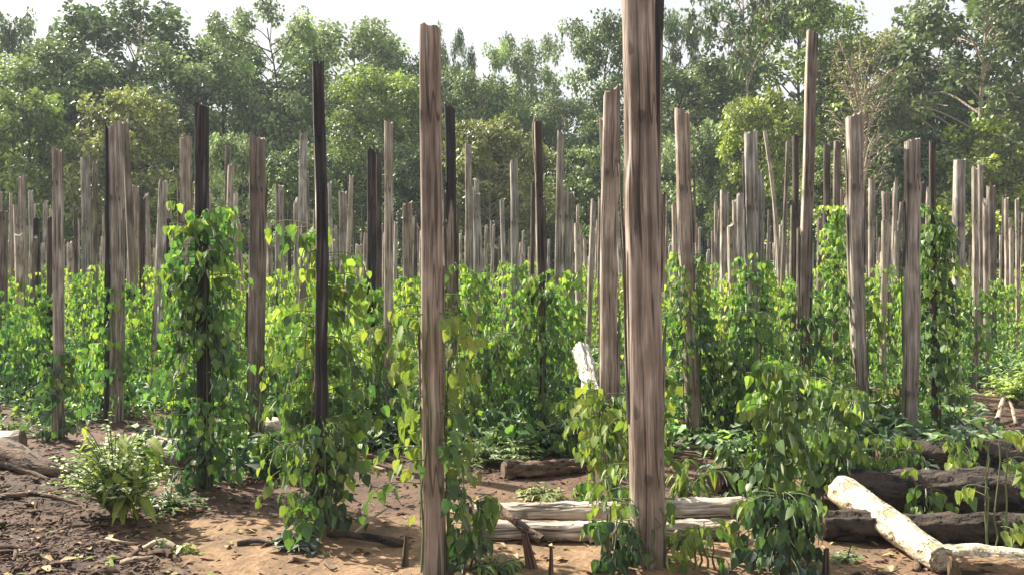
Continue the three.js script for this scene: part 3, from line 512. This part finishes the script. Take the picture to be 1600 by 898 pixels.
{ // a root that tapers along the mound's edge
  const a = Gp(-40, 742), b = Gp(86, 762), c = Gp(190, 752), m = a.clone();
  const o = group('tree_root', m, 'brown weathered root tapering along the soil at left', 'root');
  mesh('wood', limbGeo([V(0, 0.10, 0), b.clone().sub(m).lerp(V(0, 0, 0), 0.5).add(V(0, 0.10, 0)), b.clone().sub(m).add(V(0, 0.03, 0)), c.clone().sub(m)], 0.14, 0.02, { seg: 12, n: 26, seed: 4, rough: 0.25 }), M.log, o);
  mesh('side_root', limbGeo([V(0.1, 0.06, 0.08), b.clone().sub(m).multiplyScalar(0.6).add(V(0, 0.05, 0.1)), b.clone().sub(m).add(V(0.02, 0, 0.14))], 0.06, 0.015, { seg: 8, n: 14, seed: 6, rough: 0.2 }), M.log, o);
}
function stick(pts, r0, r1, mat, label, name = 'stick') { const m = pts[0].clone(), o = mesh(name, limbGeo(pts.map((p) => p.clone().sub(m)), r0, r1, { seg: 7, n: 14, seed: pts.length + Math.round(m.x * 50), rough: 0.2 }), mat); o.position.copy(m); return tag(o, label, 'stick'); }
const Gy = (x, y, up = 0.01) => { const p = ground(x, y); p.y += up; return p; };
stick([Gy(-10, 800, 0.02), Gy(60, 801, 0.03), Gy(135, 806, 0.01)], 0.022, 0.012, M.log, 'long brown branch lying across the dark soil at left');
stick([Gy(772, 830, 0.20), Gy(800, 842, 0.13), Gy(846, 850, 0.03)], 0.022, 0.03, M.log, 'branch propped against the pair of pale logs');
stick([Gy(222, 876, 0.02), Gy(252, 866, 0.05), Gy(272, 868, 0.02)], 0.012, 0.024, M.paleTwig, 'pale curled piece of bark on the soil below the bush');
stick([Gy(75, 858), Gy(110, 845, 0.03), Gy(140, 838)], 0.012, 0.008, M.twig, 'curved dark twig on the soil below the bush, left');
stick([Gy(165, 868), Gy(190, 874, 0.02), Gy(214, 862)], 0.010, 0.007, M.paleTwig, 'light twig on the soil below the bush, middle');
stick([Gy(370, 857), Gy(396, 855, 0.02), Gy(425, 856)], 0.020, 0.010, M.darkLog, 'dark splinter on the tan clay left of the black post foot');
stick([Gy(512, 846, 0.02), Gy(560, 852, 0.05), Gy(630, 856, 0.02)], 0.020, 0.028, M.darkLog, 'low dark branch right of the black post foot');
stick([Gy(548, 850, 0.04), Gy(580, 838, 0.10), Gy(606, 824, 0.12)], 0.009, 0.006, M.paleTwig, 'thin pale twig above the low dark branch');
stick([Gy(560, 752, 0.14), Gy(582, 754, 0.15), Gy(602, 758, 0.15)], 0.016, 0.012, M.paleTwig, 'short pale stick right of the black post among leaves');
stick([Gy(508, 882), Gy(520, 890, 0.01), Gy(526, 888)], 0.010, 0.006, M.twig, 'small twig on the bottom clay');
stick([Gy(908, 838, 0.02), Gy(918, 845, 0.05), Gy(926, 850)], 0.010, 0.016, M.paleTwig, 'small pale chunk of wood in front of the pale logs');
stick([Gy(1020, 868), Gy(1050, 856, 0.05), Gy(1072, 838, 0.06)], 0.012, 0.02, M.paleTwig, 'pale stick right of the thickest post');
stick([Gy(1560, 664, 0.05), Gy(1572, 650, 0.22), Gy(1582, 655, 0.12), Gy(1588, 668, 0.02)], 0.030, 0.018, M.paleTwig, 'pale bent piece of wood at the right edge');
stick([Gy(218, 520, 0.3), Gy(236, 520, 0.38), Gy(254, 522, 0.36)], 0.05, 0.04, M.greyLog, 'grey board end among the left vines');
function stump(px, py, wpx, hpx, label, tone, jag, seed, lean = 0, taper = 0.55) {
  const p = ground(px, py), s = -p.z / FOC, o = mesh('stump', postGeo({ h: hpx * s, w: wpx * s, thick: wpx * s * 0.7, seed, seg: 16, rings: 14, taper, slant: taper < 0.5 ? 0.9 : 0, jag: jag * hpx * s, groove: 0.35, square: 2, below: 0.1, colour: (th, y) => tone.map((v) => v * (0.8 + 0.4 * vn(th * 2, y * 12, seed))) }), M.wood);
  o.position.copy(p); o.rotation.z = lean; return tag(o, label, 'stump');
}
stump(832, 886, 24, 52, 'jagged red brown stump splinter in front of the pale logs', [0.20, 0.105, 0.075], 0.12, 71, 0.22);
stump(860, 902, 11, 50, 'thin red brown spike right of the stump splinter', [0.20, 0.10, 0.07], 0.08, 72);
stump(632, 886, 13, 48, 'short dark stake left of the broad squared post foot', [0.13, 0.10, 0.06], 0.08, 73, -0.05);
{ const a = ground(955, 722), b = at(908, 548, -a.z + 1.5), R = rad(14, a); log('broken_trunk', a, b, R * 1.1, R, M.paleWood, 'broken white trunk leaning up left beside the slanted top post', { seed: 74, rough: 0.3, sink: 0.6, cut: M.greyLog, category: 'broken trunk' }); }
stump(1566, 702, 22, 44, 'dark rotten stump on the right bank', [0.06, 0.045, 0.04], 0.2, 75, 0.3);
stump(1292, 905, 20, 40, 'blurred low stake at the bottom right', [0.16, 0.11, 0.08], 0.05, 76);

// ------------------------------------------------------------------ bushes and small plants
function growBush(R, { h, r, nStems, per, size, droop = 0.5, tones = [0, 1, 2], aspect = 1 }) {
  const leaves = [], stems = [];
  for (let k = 0; k < nStems; k++) {
    const a = R() * 6.28, out = V(Math.cos(a), 0, Math.sin(a)), l = r * Math.sqrt(R()), hh = h * (0.45 + 0.6 * R()) * (1 - 0.45 * l / r);
    const pt = (t) => out.clone().multiplyScalar(l * (0.25 * t + 0.75 * t * t)).add(V(0, hh * (1.25 * t - 0.25 * t * t) - droop * l * t * t * t * 0.6, 0));
    stems.push([[0, 0.35, 0.7, 1].map(pt), 0.005]);
    for (let q = 0; q < per; q++) {
      const t = 0.25 + 0.75 * (q + R() * 0.5) / per, b = a + (R() - 0.5) * 3.6, o2 = V(Math.cos(b), 0, Math.sin(b));
      const tip = o2.clone().add(V(0, 0.35 - droop * (0.5 + R()), 0)).normalize(), s = size * (0.7 + 0.6 * R());
      leaves.push({ p: pt(t).addScaledVector(tip, s * 0.1), q: facing(tip, V((R() - 0.5) * 0.8, 1, (R() - 0.5) * 0.8)), s, tone: tones[Math.min(tones.length - 1, Math.floor(R() * tones.length * 0.75 + t * tones.length * 0.3))], form: Math.floor(R() * 2) });
    }
  }
  return { leaves, stems };
}
function bush(px, py, opt, shapes, label, near, category = 'bush') {
  const p = ground(px, py), R = rng(px * 7 + py), o = group(opt.name ?? 'bush', p, label, category), g = growBush(R, opt);
  if (opt.extra) { const e = growBush(R, opt.extra); g.stems.push(...e.stems); e.leaves.forEach((l) => { l.wide = 1; }); nearPlant(o, { leaves: e.leaves, stems: e.stems }, NARROW, R, M.stem, 'long_leaf'); }
  if (near) nearPlant(o, g, shapes, R); else farPlant(o, g, R, shapes);
  return o;
}
bush(178, 824, { h: 0.74, r: 0.42, nStems: 110, per: 18, size: 0.05, droop: 0.12, tones: [2, 2, 3, 3, 4], extra: { h: 1.06, r: 0.36, nStems: 13, per: 5, size: 0.17, droop: 0.8, tones: [3, 3, 4, 4] } }, SMALL, 'foreground bush with drooping yellow green top on the dark soil', true);
bush(265, 800, { h: 0.22, r: 0.34, nStems: 26, per: 11, size: 0.05, droop: 0.3, tones: [1, 2, 3] }, SMALL, 'low fine leaved weed right of the foreground bush', true, 'weed');
bush(465, 858, { h: 0.12, r: 0.22, nStems: 16, per: 6, size: 0.08, droop: 0.5, tones: [0, 0, 1] }, PEPPER, 'dark seedling flat on the clay at the black post foot', true, 'weed');
bush(285, 868, { h: 0.07, r: 0.15, nStems: 10, per: 6, size: 0.06, droop: 0.4, tones: [3, 4, 5] }, SMALL, 'yellow weed on the soil at the edge of the clay', true, 'weed');
bush(248, 876, { h: 0.12, r: 0.06, nStems: 5, per: 6, size: 0.035, droop: 0.2, tones: [2, 3] }, SMALL, 'tiny green sprout beside the pale curled bark', true, 'weed');
bush(770, 725, { h: 0.42, r: 0.5, nStems: 50, per: 12, size: 0.06, droop: 0.35, tones: [1, 2, 3, 3] }, SMALL, 'fine leaved bush between the broad squared post and the dark broken log', true);
bush(850, 778, { h: 0.16, r: 0.3, nStems: 26, per: 8, size: 0.055, droop: 0.4, tones: [2, 3, 4, 5] }, SMALL, 'yellowish weed under the dark broken log', true, 'weed');
bush(12, 690, { h: 0.30, r: 0.3, nStems: 22, per: 9, size: 0.07, droop: 0.4, tones: [2, 3, 3] }, SMALL, 'light green weed above the short log at the left edge', true, 'weed');
bush(1588, 635, { h: 0.75, r: 0.42, nStems: 60, per: 14, size: 0.075, droop: 0.3, tones: [2, 3, 4, 4] }, SMALL, 'bright yellow green bush at the right edge', false);
bush(1585, 716, { h: 0.34, r: 0.3, nStems: 30, per: 9, size: 0.06, droop: 0.3, tones: [1, 3, 5] }, SMALL, 'reddish weed on the right bank above the dark logs', true, 'weed');
bush(1140, 760, { h: 0.55, r: 0.45, nStems: 26, per: 11, size: 0.11, droop: 0.8, tones: [1, 2, 3] }, NARROW, 'fern like plant with narrow hanging leaves right of the thickest post', true, 'plant');
bush(1075, 790, { h: 0.70, r: 0.42, nStems: 9, per: 8, size: 0.12, droop: 1.1, tones: [1, 2, 3, 4] }, NARROW, 'arching shoots with narrow hanging leaves against the thickest post', true, 'plant');
bush(1330, 705, { h: 0.5, r: 0.4, nStems: 26, per: 9, size: 0.08, droop: 0.5, tones: [1, 2, 3] }, PEPPER, 'leafy weed at the foot of the post before the bare branches', true, 'weed');
bush(1325, 880, { h: 0.12, r: 0.16, nStems: 10, per: 6, size: 0.05, droop: 0.3, tones: [1, 2, 4] }, SMALL, 'small weed below the white leaning log', true, 'weed');
bush(775, 895, { h: 0.18, r: 0.16, nStems: 16, per: 7, size: 0.07, droop: 0.5, tones: [1, 2, 3] }, NARROW, 'grassy tuft right of the broad squared post foot', true, 'grass tuft');

// ------------------------------------------------------------------ ground cover between the posts
{
  const R = rng(616), list = [], o = new THREE.Object3D(), spots = [];
  for (let k = 0; k < 60; k++) { const a = R() * 6.28, q = 0.28 * Math.sqrt(R()), tip = V(Math.cos(a), (R() - 0.5) * 1.4, Math.sin(a)).normalize(); list.push({ p: V(Math.cos(a * 3) * q, 0.03 + 0.22 * R() * (1 - q * 2), Math.sin(a * 3) * q), q: facing(tip, V(R() - 0.5, 1, R() - 0.5)), s: 0.05 + 0.05 * R(), tone: Math.floor(R() * 3.4), form: Math.floor(R() * 2) }); }
  const g = joinLeaves(list, SIMPLE, R, 0.4);
  for (let k = 0; k < 9000 && spots.length < 1500; k++) {
    const z = -7.4 - 15 * R(), x = (R() - 0.5) * 1.3 * -z;
    if (vn(x * 0.8, z * 0.8, 21) < 0.45 - 0.12 * sstep(8, 11, -z) || (x > 4.6 && -z < 13 && x / -z > 0.5)) continue;
    spots.push([x, z]);
  }
  const im = new THREE.InstancedMesh(g, M.leaves, spots.length);
  spots.forEach(([x, z], i) => { const s = 0.7 + 0.9 * R(); o.position.set(x, hgt(x, z), z); o.rotation.set(0, R() * 6.28, 0); o.scale.set(s, s * (0.6 + 0.9 * R()), s); o.updateMatrix(); im.setMatrixAt(i, o.matrix); const f = 0.7 + 0.6 * R(); im.setColorAt(i, lin(f, f, f)); });
  im.name = 'ground_cover'; im.castShadow = im.receiveShadow = true; scene.add(im); tag(im, 'low weeds and seedlings covering the soil between the posts', 'weeds', null, 'stuff');
}

// ------------------------------------------------------------------ litter on the soil
{
  const R = rng(777), chip = limbGeo([V(-0.5, 0, 0), V(-0.1, 0.06, 0.05), V(0.5, 0, -0.04)], 0.09, 0.05, { seg: 5, n: 4, seed: 2, rough: 0.4 });
  const spots = [];
  for (let k = 0; k < 40000 && spots.length < 9000; k++) {
    const z = -4.4 - 9 * R() * R(), x = (R() - 0.5) * 1.25 * -z, m = mound(x, z), c = clay(x, z);
    if (R() > 0.02 + 0.7 * m + 0.22 * (1 - c)) continue;
    spots.push([x, z, m]);
  }
  const im = new THREE.InstancedMesh(chip, std({ map: barkMap, color: lin(1, 1, 1) }), spots.length), o = new THREE.Object3D();
  spots.forEach(([x, z], i) => {
    const s = 0.018 + 0.07 * R() * R() + (R() < 0.012 ? 0.12 : 0);
    o.position.set(x, hgt(x, z) + s * 0.05, z); o.rotation.set((R() - 0.5) * 0.5, R() * 6.28, (R() - 0.5) * 0.6); o.scale.set(s, s * (0.6 + R()), s * (0.6 + 1.2 * R())); o.updateMatrix(); im.setMatrixAt(i, o.matrix);
    const v = R(), c = v < 0.7 ? [0.13, 0.08, 0.06] : v < 0.93 ? [0.20, 0.14, 0.105] : [0.42, 0.34, 0.27]; im.setColorAt(i, lin(...c));
  });
  im.name = 'wood_litter'; im.castShadow = im.receiveShadow = true; scene.add(im); tag(im, 'chips and bits of wood strewn over the soil', 'wood litter', null, 'stuff');
  const dead = new THREE.InstancedMesh(SMALL[1], std({ color: lin(1, 1, 1), side: THREE.DoubleSide }), 900);
  for (let i = 0; i < 900; i++) {
    const z = -4.5 - 8 * R() * R(), x = (R() - 0.5) * 1.25 * -z, s = 0.04 + 0.07 * R();
    o.position.set(x, hgt(x, z) + 0.012, z); o.rotation.set(-Math.PI / 2 + (R() - 0.5) * 0.9, (R() - 0.5) * 0.9, R() * 6.28); o.scale.setScalar(s); o.updateMatrix(); dead.setMatrixAt(i, o.matrix);
    const v = R(); dead.setColorAt(i, lin(...(v < 0.5 ? [0.20, 0.12, 0.07] : v < 0.8 ? [0.36, 0.26, 0.14] : [0.16, 0.20, 0.05])));
  }
  dead.name = 'leaf_litter'; dead.castShadow = dead.receiveShadow = true; scene.add(dead); tag(dead, 'dry fallen leaves on the soil', 'leaf litter', null, 'stuff');
}

// ------------------------------------------------------------------ the forest
function flatLeaf(w, f) { const g = new THREE.BufferGeometry(); g.setAttribute('position', new THREE.Float32BufferAttribute([0, 0, 0, -w, 0.42, f, w, 0.42, f, 0, 1, -0.1], 3)); g.setAttribute('uv', new THREE.Float32BufferAttribute([0.5, 0, 0.1, 0.4, 0.9, 0.4, 0.5, 1], 2)); g.setIndex([0, 2, 3, 0, 3, 1]); g.computeVertexNormals(); return g; }
const CROWN = [flatLeaf(0.40, 0.06), flatLeaf(0.46, 0.14)];
function clump(R, c, rx, ry, n, size, rgb, list) {
  const f0 = 0.38 + 1.25 * R() * R() + 0.2 * R();  // brightness spread per clump stands in for crown highlights and dark gaps
  for (let k = 0; k < n; k++) {
    const a = R() * 6.28, e = Math.acos(2 * R() - 1), q = Math.pow(R(), 0.40) * (R() < 0.2 ? 1.35 : 1), d = V(Math.sin(e) * Math.cos(a), Math.cos(e), Math.sin(e) * Math.sin(a));
    const p = c.clone().add(V(d.x * rx * q, d.y * ry * q, d.z * rx * q));
    const tip = d.clone().multiplyScalar(0.5).add(V((R() - 0.5) * 1.6, (R() - 0.6) * 0.7, (R() - 0.5) * 1.6)).normalize(), nor = V(d.x * 0.5 + (R() - 0.5) * 1.2, 0.75 + d.y * 0.3, d.z * 0.5 + (R() - 0.5) * 1.2);
    const f = f0 * (0.85 + 0.3 * R());
    list.push({ p, q: facing(tip, nor), s: size * (0.7 + 0.6 * R()), rgb: rgb.map((v) => v * f), form: Math.floor(R() * 2) });
  }
}
// 16 m tall, to be scaled
function treeProto(seed, { rx = 4.5, low = 0.3, limbs = 22, subs = 3, per = 75, size = 0.29, cr = 1.15, profile = (t) => Math.sin(Math.PI * clamp(0.18 + 0.8 * t)), rgb = [0.125, 0.185, 0.042], trunkR = 0.22, rise = 0.35, limbR = 0.07 }) {
  const R = rng(seed), H = 16, leaves = [], wood = [];
  const tp = [0, 0.25, 0.5, 0.75, 0.97].map((t) => V((R() - 0.5) * 0.9 * t * 1.5, H * t, (R() - 0.5) * 0.9 * t * 1.5)); tp[0].set(0, -0.4, 0);
  const tc = new THREE.CatmullRomCurve3(tp);
  wood.push(limbGeo(tp, trunkR, trunkR * 0.22, { seg: 9, n: 18, seed, rough: 0.08 }));
  for (let k = 0; k < limbs; k++) {
    const t = (k + R()) / limbs, y = low + (0.97 - low) * t, s = tc.getPoint(y), a = k * 2.4 + R(), l = rx * profile(t) * (0.65 + 0.5 * R()) + 0.4;
    const out = V(Math.cos(a), 0, Math.sin(a)), end = s.clone().addScaledVector(out, l).add(V(0, l * rise * (0.4 + R()), 0)), mid = s.clone().lerp(end, 0.5).add(V((R() - 0.5) * 0.5, 0.25 * l * R(), (R() - 0.5) * 0.5));
    wood.push(limbGeo([s, mid, end], limbR * (1.2 - t * 0.6), limbR * 0.25, { seg: 5, n: 6, seed: seed + k, ends: false }));
    clump(R, end, cr, cr * 0.6, per, size, rgb, leaves);
    for (let q = 0; q < subs; q++) {
      const u = 0.35 + 0.6 * R(), p = s.clone().lerp(end, u).lerp(mid, 0.3), b = a + (R() - 0.5) * 2.6, e = p.clone().add(V(Math.cos(b) * l * 0.42, l * 0.22 * (R() + 0.2), Math.sin(b) * l * 0.42));
      wood.push(limbGeo([p, p.clone().lerp(e, 0.5).add(V(0, 0.15, 0)), e], limbR * 0.45, limbR * 0.18, { seg: 4, n: 4, seed: seed + q, ends: false }));
      clump(R, e, cr * (0.7 + 0.5 * R()), cr * 0.5, Math.round(per * 0.7), size, rgb, leaves);
    }
  }
  return { crown: joinLeaves(leaves, CROWN, R, 0.2), trunk: mergeGeometries(wood), width: rx * 2 + 1.2 };
}
const DOME = (t) => Math.sqrt(clamp(1 - Math.pow(1.5 * t - 0.5, 2) * 0.95)), COLUMN = (t) => 0.75 + 0.3 * Math.sin(t * 9), TOPHEAVY = (t) => 0.45 + 0.7 * Math.pow(t, 1.4) * (t > 0.93 ? 0.6 : 1);
const PROTO = {
  dense: treeProto(11, { rx: 4.6, low: 0.10, limbs: 44, per: 125, profile: DOME }),
  dense2: treeProto(12, { rx: 5.0, low: 0.08, limbs: 46, per: 125, profile: DOME, cr: 1.2 }),
  open: treeProto(13, { rx: 5.2, low: 0.22, limbs: 40, per: 92, profile: DOME, cr: 0.85, size: 0.34 }),
  column: treeProto(14, { rx: 2.6, low: 0.10, limbs: 42, per: 120, profile: COLUMN, cr: 1.0 }),
  tall: treeProto(15, { rx: 4.4, low: 0.20, limbs: 42, per: 120, profile: TOPHEAVY, cr: 0.9 }),
  sparse: treeProto(16, { rx: 5.4, low: 0.60, limbs: 24, per: 62, subs: 3, profile: DOME, cr: 0.75, size: 0.34 }),
  low: treeProto(17, { rx: 6.2, low: 0.10, limbs: 40, per: 100, profile: DOME, cr: 1.2, size: 0.46 }),
  bare: treeProto(18, { rx: 2.6, low: 0.38, limbs: 40, per: 7, subs: 5, profile: DOME, cr: 0.6, size: 0.22, rise: 1.7, limbR: 0.11, trunkR: 0.2 }),
};
const TINTS = { green: [1.5, 1.45, 1.7], deep: [1.05, 1.1, 1.4], pale: [2.5, 2.25, 3.5], yellow: [2.8, 2.35, 1.1], dry: [2.3, 1.75, 1.9], bright: [1.9, 1.8, 1.3] };
const CROWNS = Object.fromEntries(Object.entries(TINTS).map(([k, c]) => [k, leafMat(c.map((v) => v * 1.0), { vertexColors: true, clearcoat: 0.45, clearcoatRoughness: 0.40, transmission: 0.34 })]));
for (const [px, top, d, kind, wpx, tint, label, turn = 0] of [
  [222, 6, 58, 'open', 235, 'deep', 'tall open crowned tree with sky showing through at upper left', 0.3],
  [100, 72, 52, 'dense', 190, 'green', 'green tree below and left of the tall open crowned tree', 1],
  [25, 38, 60, 'sparse', 130, 'deep', 'thin tree against the sky in the upper left corner', 2],
  [20, 110, 56, 'dense2', 190, 'deep', 'dark tree at the left edge under the thin corner tree', 0.6],
  [292, 78, 53, 'column', 110, 'pale', 'pale narrow tree right of the tall open crowned tree', 1.4],
  [350, 52, 60, 'dense2', 160, 'pale', 'greyish tree with rounded top left of the pointed pale tree', 2.2],
  [428, 20, 57, 'tall', 135, 'pale', 'pointed pale green tree above the faint posts at left', 0.5],
  [550, 26, 60, 'dense', 190, 'pale', 'broad pale dome shaped tree left of the broad squared post', 3],
  [600, 104, 50, 'dense2', 165, 'bright', 'sunlit lower tree in front of the pale dome shaped tree', 4],
  [655, 88, 62, 'tall', 100, 'green', 'tree half hidden behind the broad squared post', 1.1],
  [706, 62, 64, 'tall', 50, 'deep', 'slim treetop peeping out right of the broad squared post', 2.6],
  [752, 112, 58, 'dense', 130, 'green', 'rounded tree between the broad squared post and the sky gap', 5.1],
  [822, 60, 62, 'tall', 90, 'pale', 'hazy tall tree left of the bright sky gap', 3.7],
  [942, 24, 56, 'column', 82, 'green', 'tall columnar tree right of the bright sky gap', 0.2],
  [880, 150, 60, 'dense2', 140, 'pale', 'lower pale tree under the bright sky gap', 2.9],
  [1052, 18, 60, 'tall', 75, 'deep', 'dark tufted treetop right of the thickest post', 4.4],
  [1062, 92, 54, 'column', 120, 'green', 'dense green tree below the dark tufted treetop', 5.5],
  [1122, 88, 60, 'dense', 120, 'dry', 'hazy tan tree under the overhanging twigs', 1.9],
  [1165, -75, 50, 'sparse', 150, 'deep', 'tree whose sparse twigs hang in from the top', 3.3],
  [1248, -12, 55, 'dense', 190, 'bright', 'big bright green tree behind the tallest slim post', 0.8],
  [1355, 48, 57, 'dense2', 170, 'dry', 'tawny tree behind the bare pale branches', 2.1],
  [1452, 88, 55, 'dense', 160, 'deep', 'dark green tree left of the tall right corner tree', 3.9],
  [1535, -70, 45, 'open', 250, 'green', 'tall tree with visible limbs in the upper right corner', 1.2],
  [1605, -20, 50, 'open', 200, 'deep', 'tree cut off by the upper right edge', 5],
  [1190, 150, 46, 'low', 130, 'yellow', 'yellow green low tree above the silvery posts', 0.4],
  [1555, 190, 42, 'low', 150, 'yellow', 'low yellow green tree in front of the right corner trees', 2.4],
  [205, 148, 44, 'low', 150, 'dry', 'tawny low tree right of the black barked post', 3.1],
  [50, 150, 46, 'low', 140, 'bright', 'yellow green low tree at the left behind the posts', 4.6],
  [358, 212, 38, 'low', 90, 'pale', 'light small tree right of the coal black post', 1.5],
  [765, 188, 44, 'low', 150, 'dry', 'dry yellowish low tree right of the broad squared post', 0.9],
  [915, 235, 46, 'low', 120, 'green', 'low green tree left of the slanted top post', 2.8],
  [1100, 196, 48, 'low', 110, 'pale', 'pale low tree right of the leaning brown post', 4.1],
  [1455, 205, 46, 'low', 140, 'deep', 'dark low tree behind the right vine', 5.7],
  [480, 230, 42, 'low', 110, 'green', 'low tree behind the tall thin black post', 0.1],
  [660, 230, 46, 'low', 120, 'deep', 'dark low tree behind the broad squared post', 1.7],
  [290, 290, 42, 'low', 100, 'yellow', 'small yellow tree at the forest foot left of the coal black post', 3.5],
  [1290, 235, 42, 'low', 110, 'bright', 'leafy low tree right of the tallest slim post', 2.0],
  [1010, 190, 52, 'dense', 120, 'green', 'tree hidden behind the thickest post', 2.0],
]) {
  const p = at(px, 433, d); p.y = hgt(p.x, p.z);
  const H = at(px, top, d).y, pr = PROTO[kind], s = H / 16.4, sx = 1.2 * wpx * d / FOC / pr.width;
  const o = group('forest_tree', p, label, 'tree'); o.scale.set(sx, s, sx); o.rotation.y = turn * 1.3;
  mesh('trunk', pr.trunk, Math.round(turn * 10) % 3 ? M.trunk : M.paleTrunk, o); mesh('crown', pr.crown, CROWNS[tint], o);
}
{ // the bleached one
  const d = 37, p = at(1345, 433, d); p.y = hgt(p.x, p.z);
  const o = group('dead_tree', p, 'bleached tree of bare upright branches above the straight right post', 'tree'), s = at(1345, 66, d).y / 17.5;
  o.scale.set(s * 0.72, s, s * 0.72); mesh('trunk', PROTO.bare.trunk, M.paleTrunk, o); mesh('crown', PROTO.bare.crown, CROWNS.dry, o);
}
{ // the wood behind them, read as one mass
  const R = rng(5150), list = []; clump(R, V(0, 0, 0), 1.6, 1.1, 110, 0.42, [0.075, 0.12, 0.035], list); clump(R, V(0.9, 0.3, 0.4), 1.1, 0.8, 60, 0.42, [0.075, 0.12, 0.035], list);
  const g = joinLeaves(list, CROWN, R, 0.2), o = new THREE.Object3D();
  const fill = (name, n, put, label, cat) => {
    const im = new THREE.InstancedMesh(g, M.crown, n); im.name = name; im.castShadow = im.receiveShadow = true;
    for (let i = 0; i < n; i++) { const [x, y, z, s, f] = put(R); o.position.set(x, y, z); o.rotation.set(R() * 0.6, R() * 6.28, R() * 0.6); o.scale.setScalar(s); o.updateMatrix(); im.setMatrixAt(i, o.matrix); im.setColorAt(i, lin(f * (0.8 + 0.5 * R()), f * (0.9 + 0.3 * R()), f * (0.8 + 0.4 * R()))); }
    scene.add(im); tag(im, label, cat, null, 'stuff');
  };
  fill('distant_wood', 5200, (R) => { const z = -64 - 22 * R(), x = (R() - 0.5) * 1.5 * -z, dip = 4 * Math.exp(-(((x / -z) - 0.055) ** 2) / 0.002), top = 11.0 + 3.4 * vn(x * 0.16, 2, 9) + 2.2 * vn(x * 0.5, 5, 9) - dip; return [x, top * Math.pow(R(), 0.8), z, 0.9 + 0.7 * R(), 0.22 + 0.3 * R()]; }, 'dark mass of the wood far behind the front trees', 'wood');  // instance colours lowered to stand for shade between the front trees
  fill('undergrowth', 900, (R) => { const z = -43 - 12 * R(), x = (R() - 0.5) * 1.4 * -z; return [x, 0.3 + 2.2 * R() * R(), z, 0.6 + 0.5 * R(), 0.45 + 0.9 * R()]; }, 'tangled growth along the foot of the forest', 'undergrowth');
}

renderer.render(scene, camera);
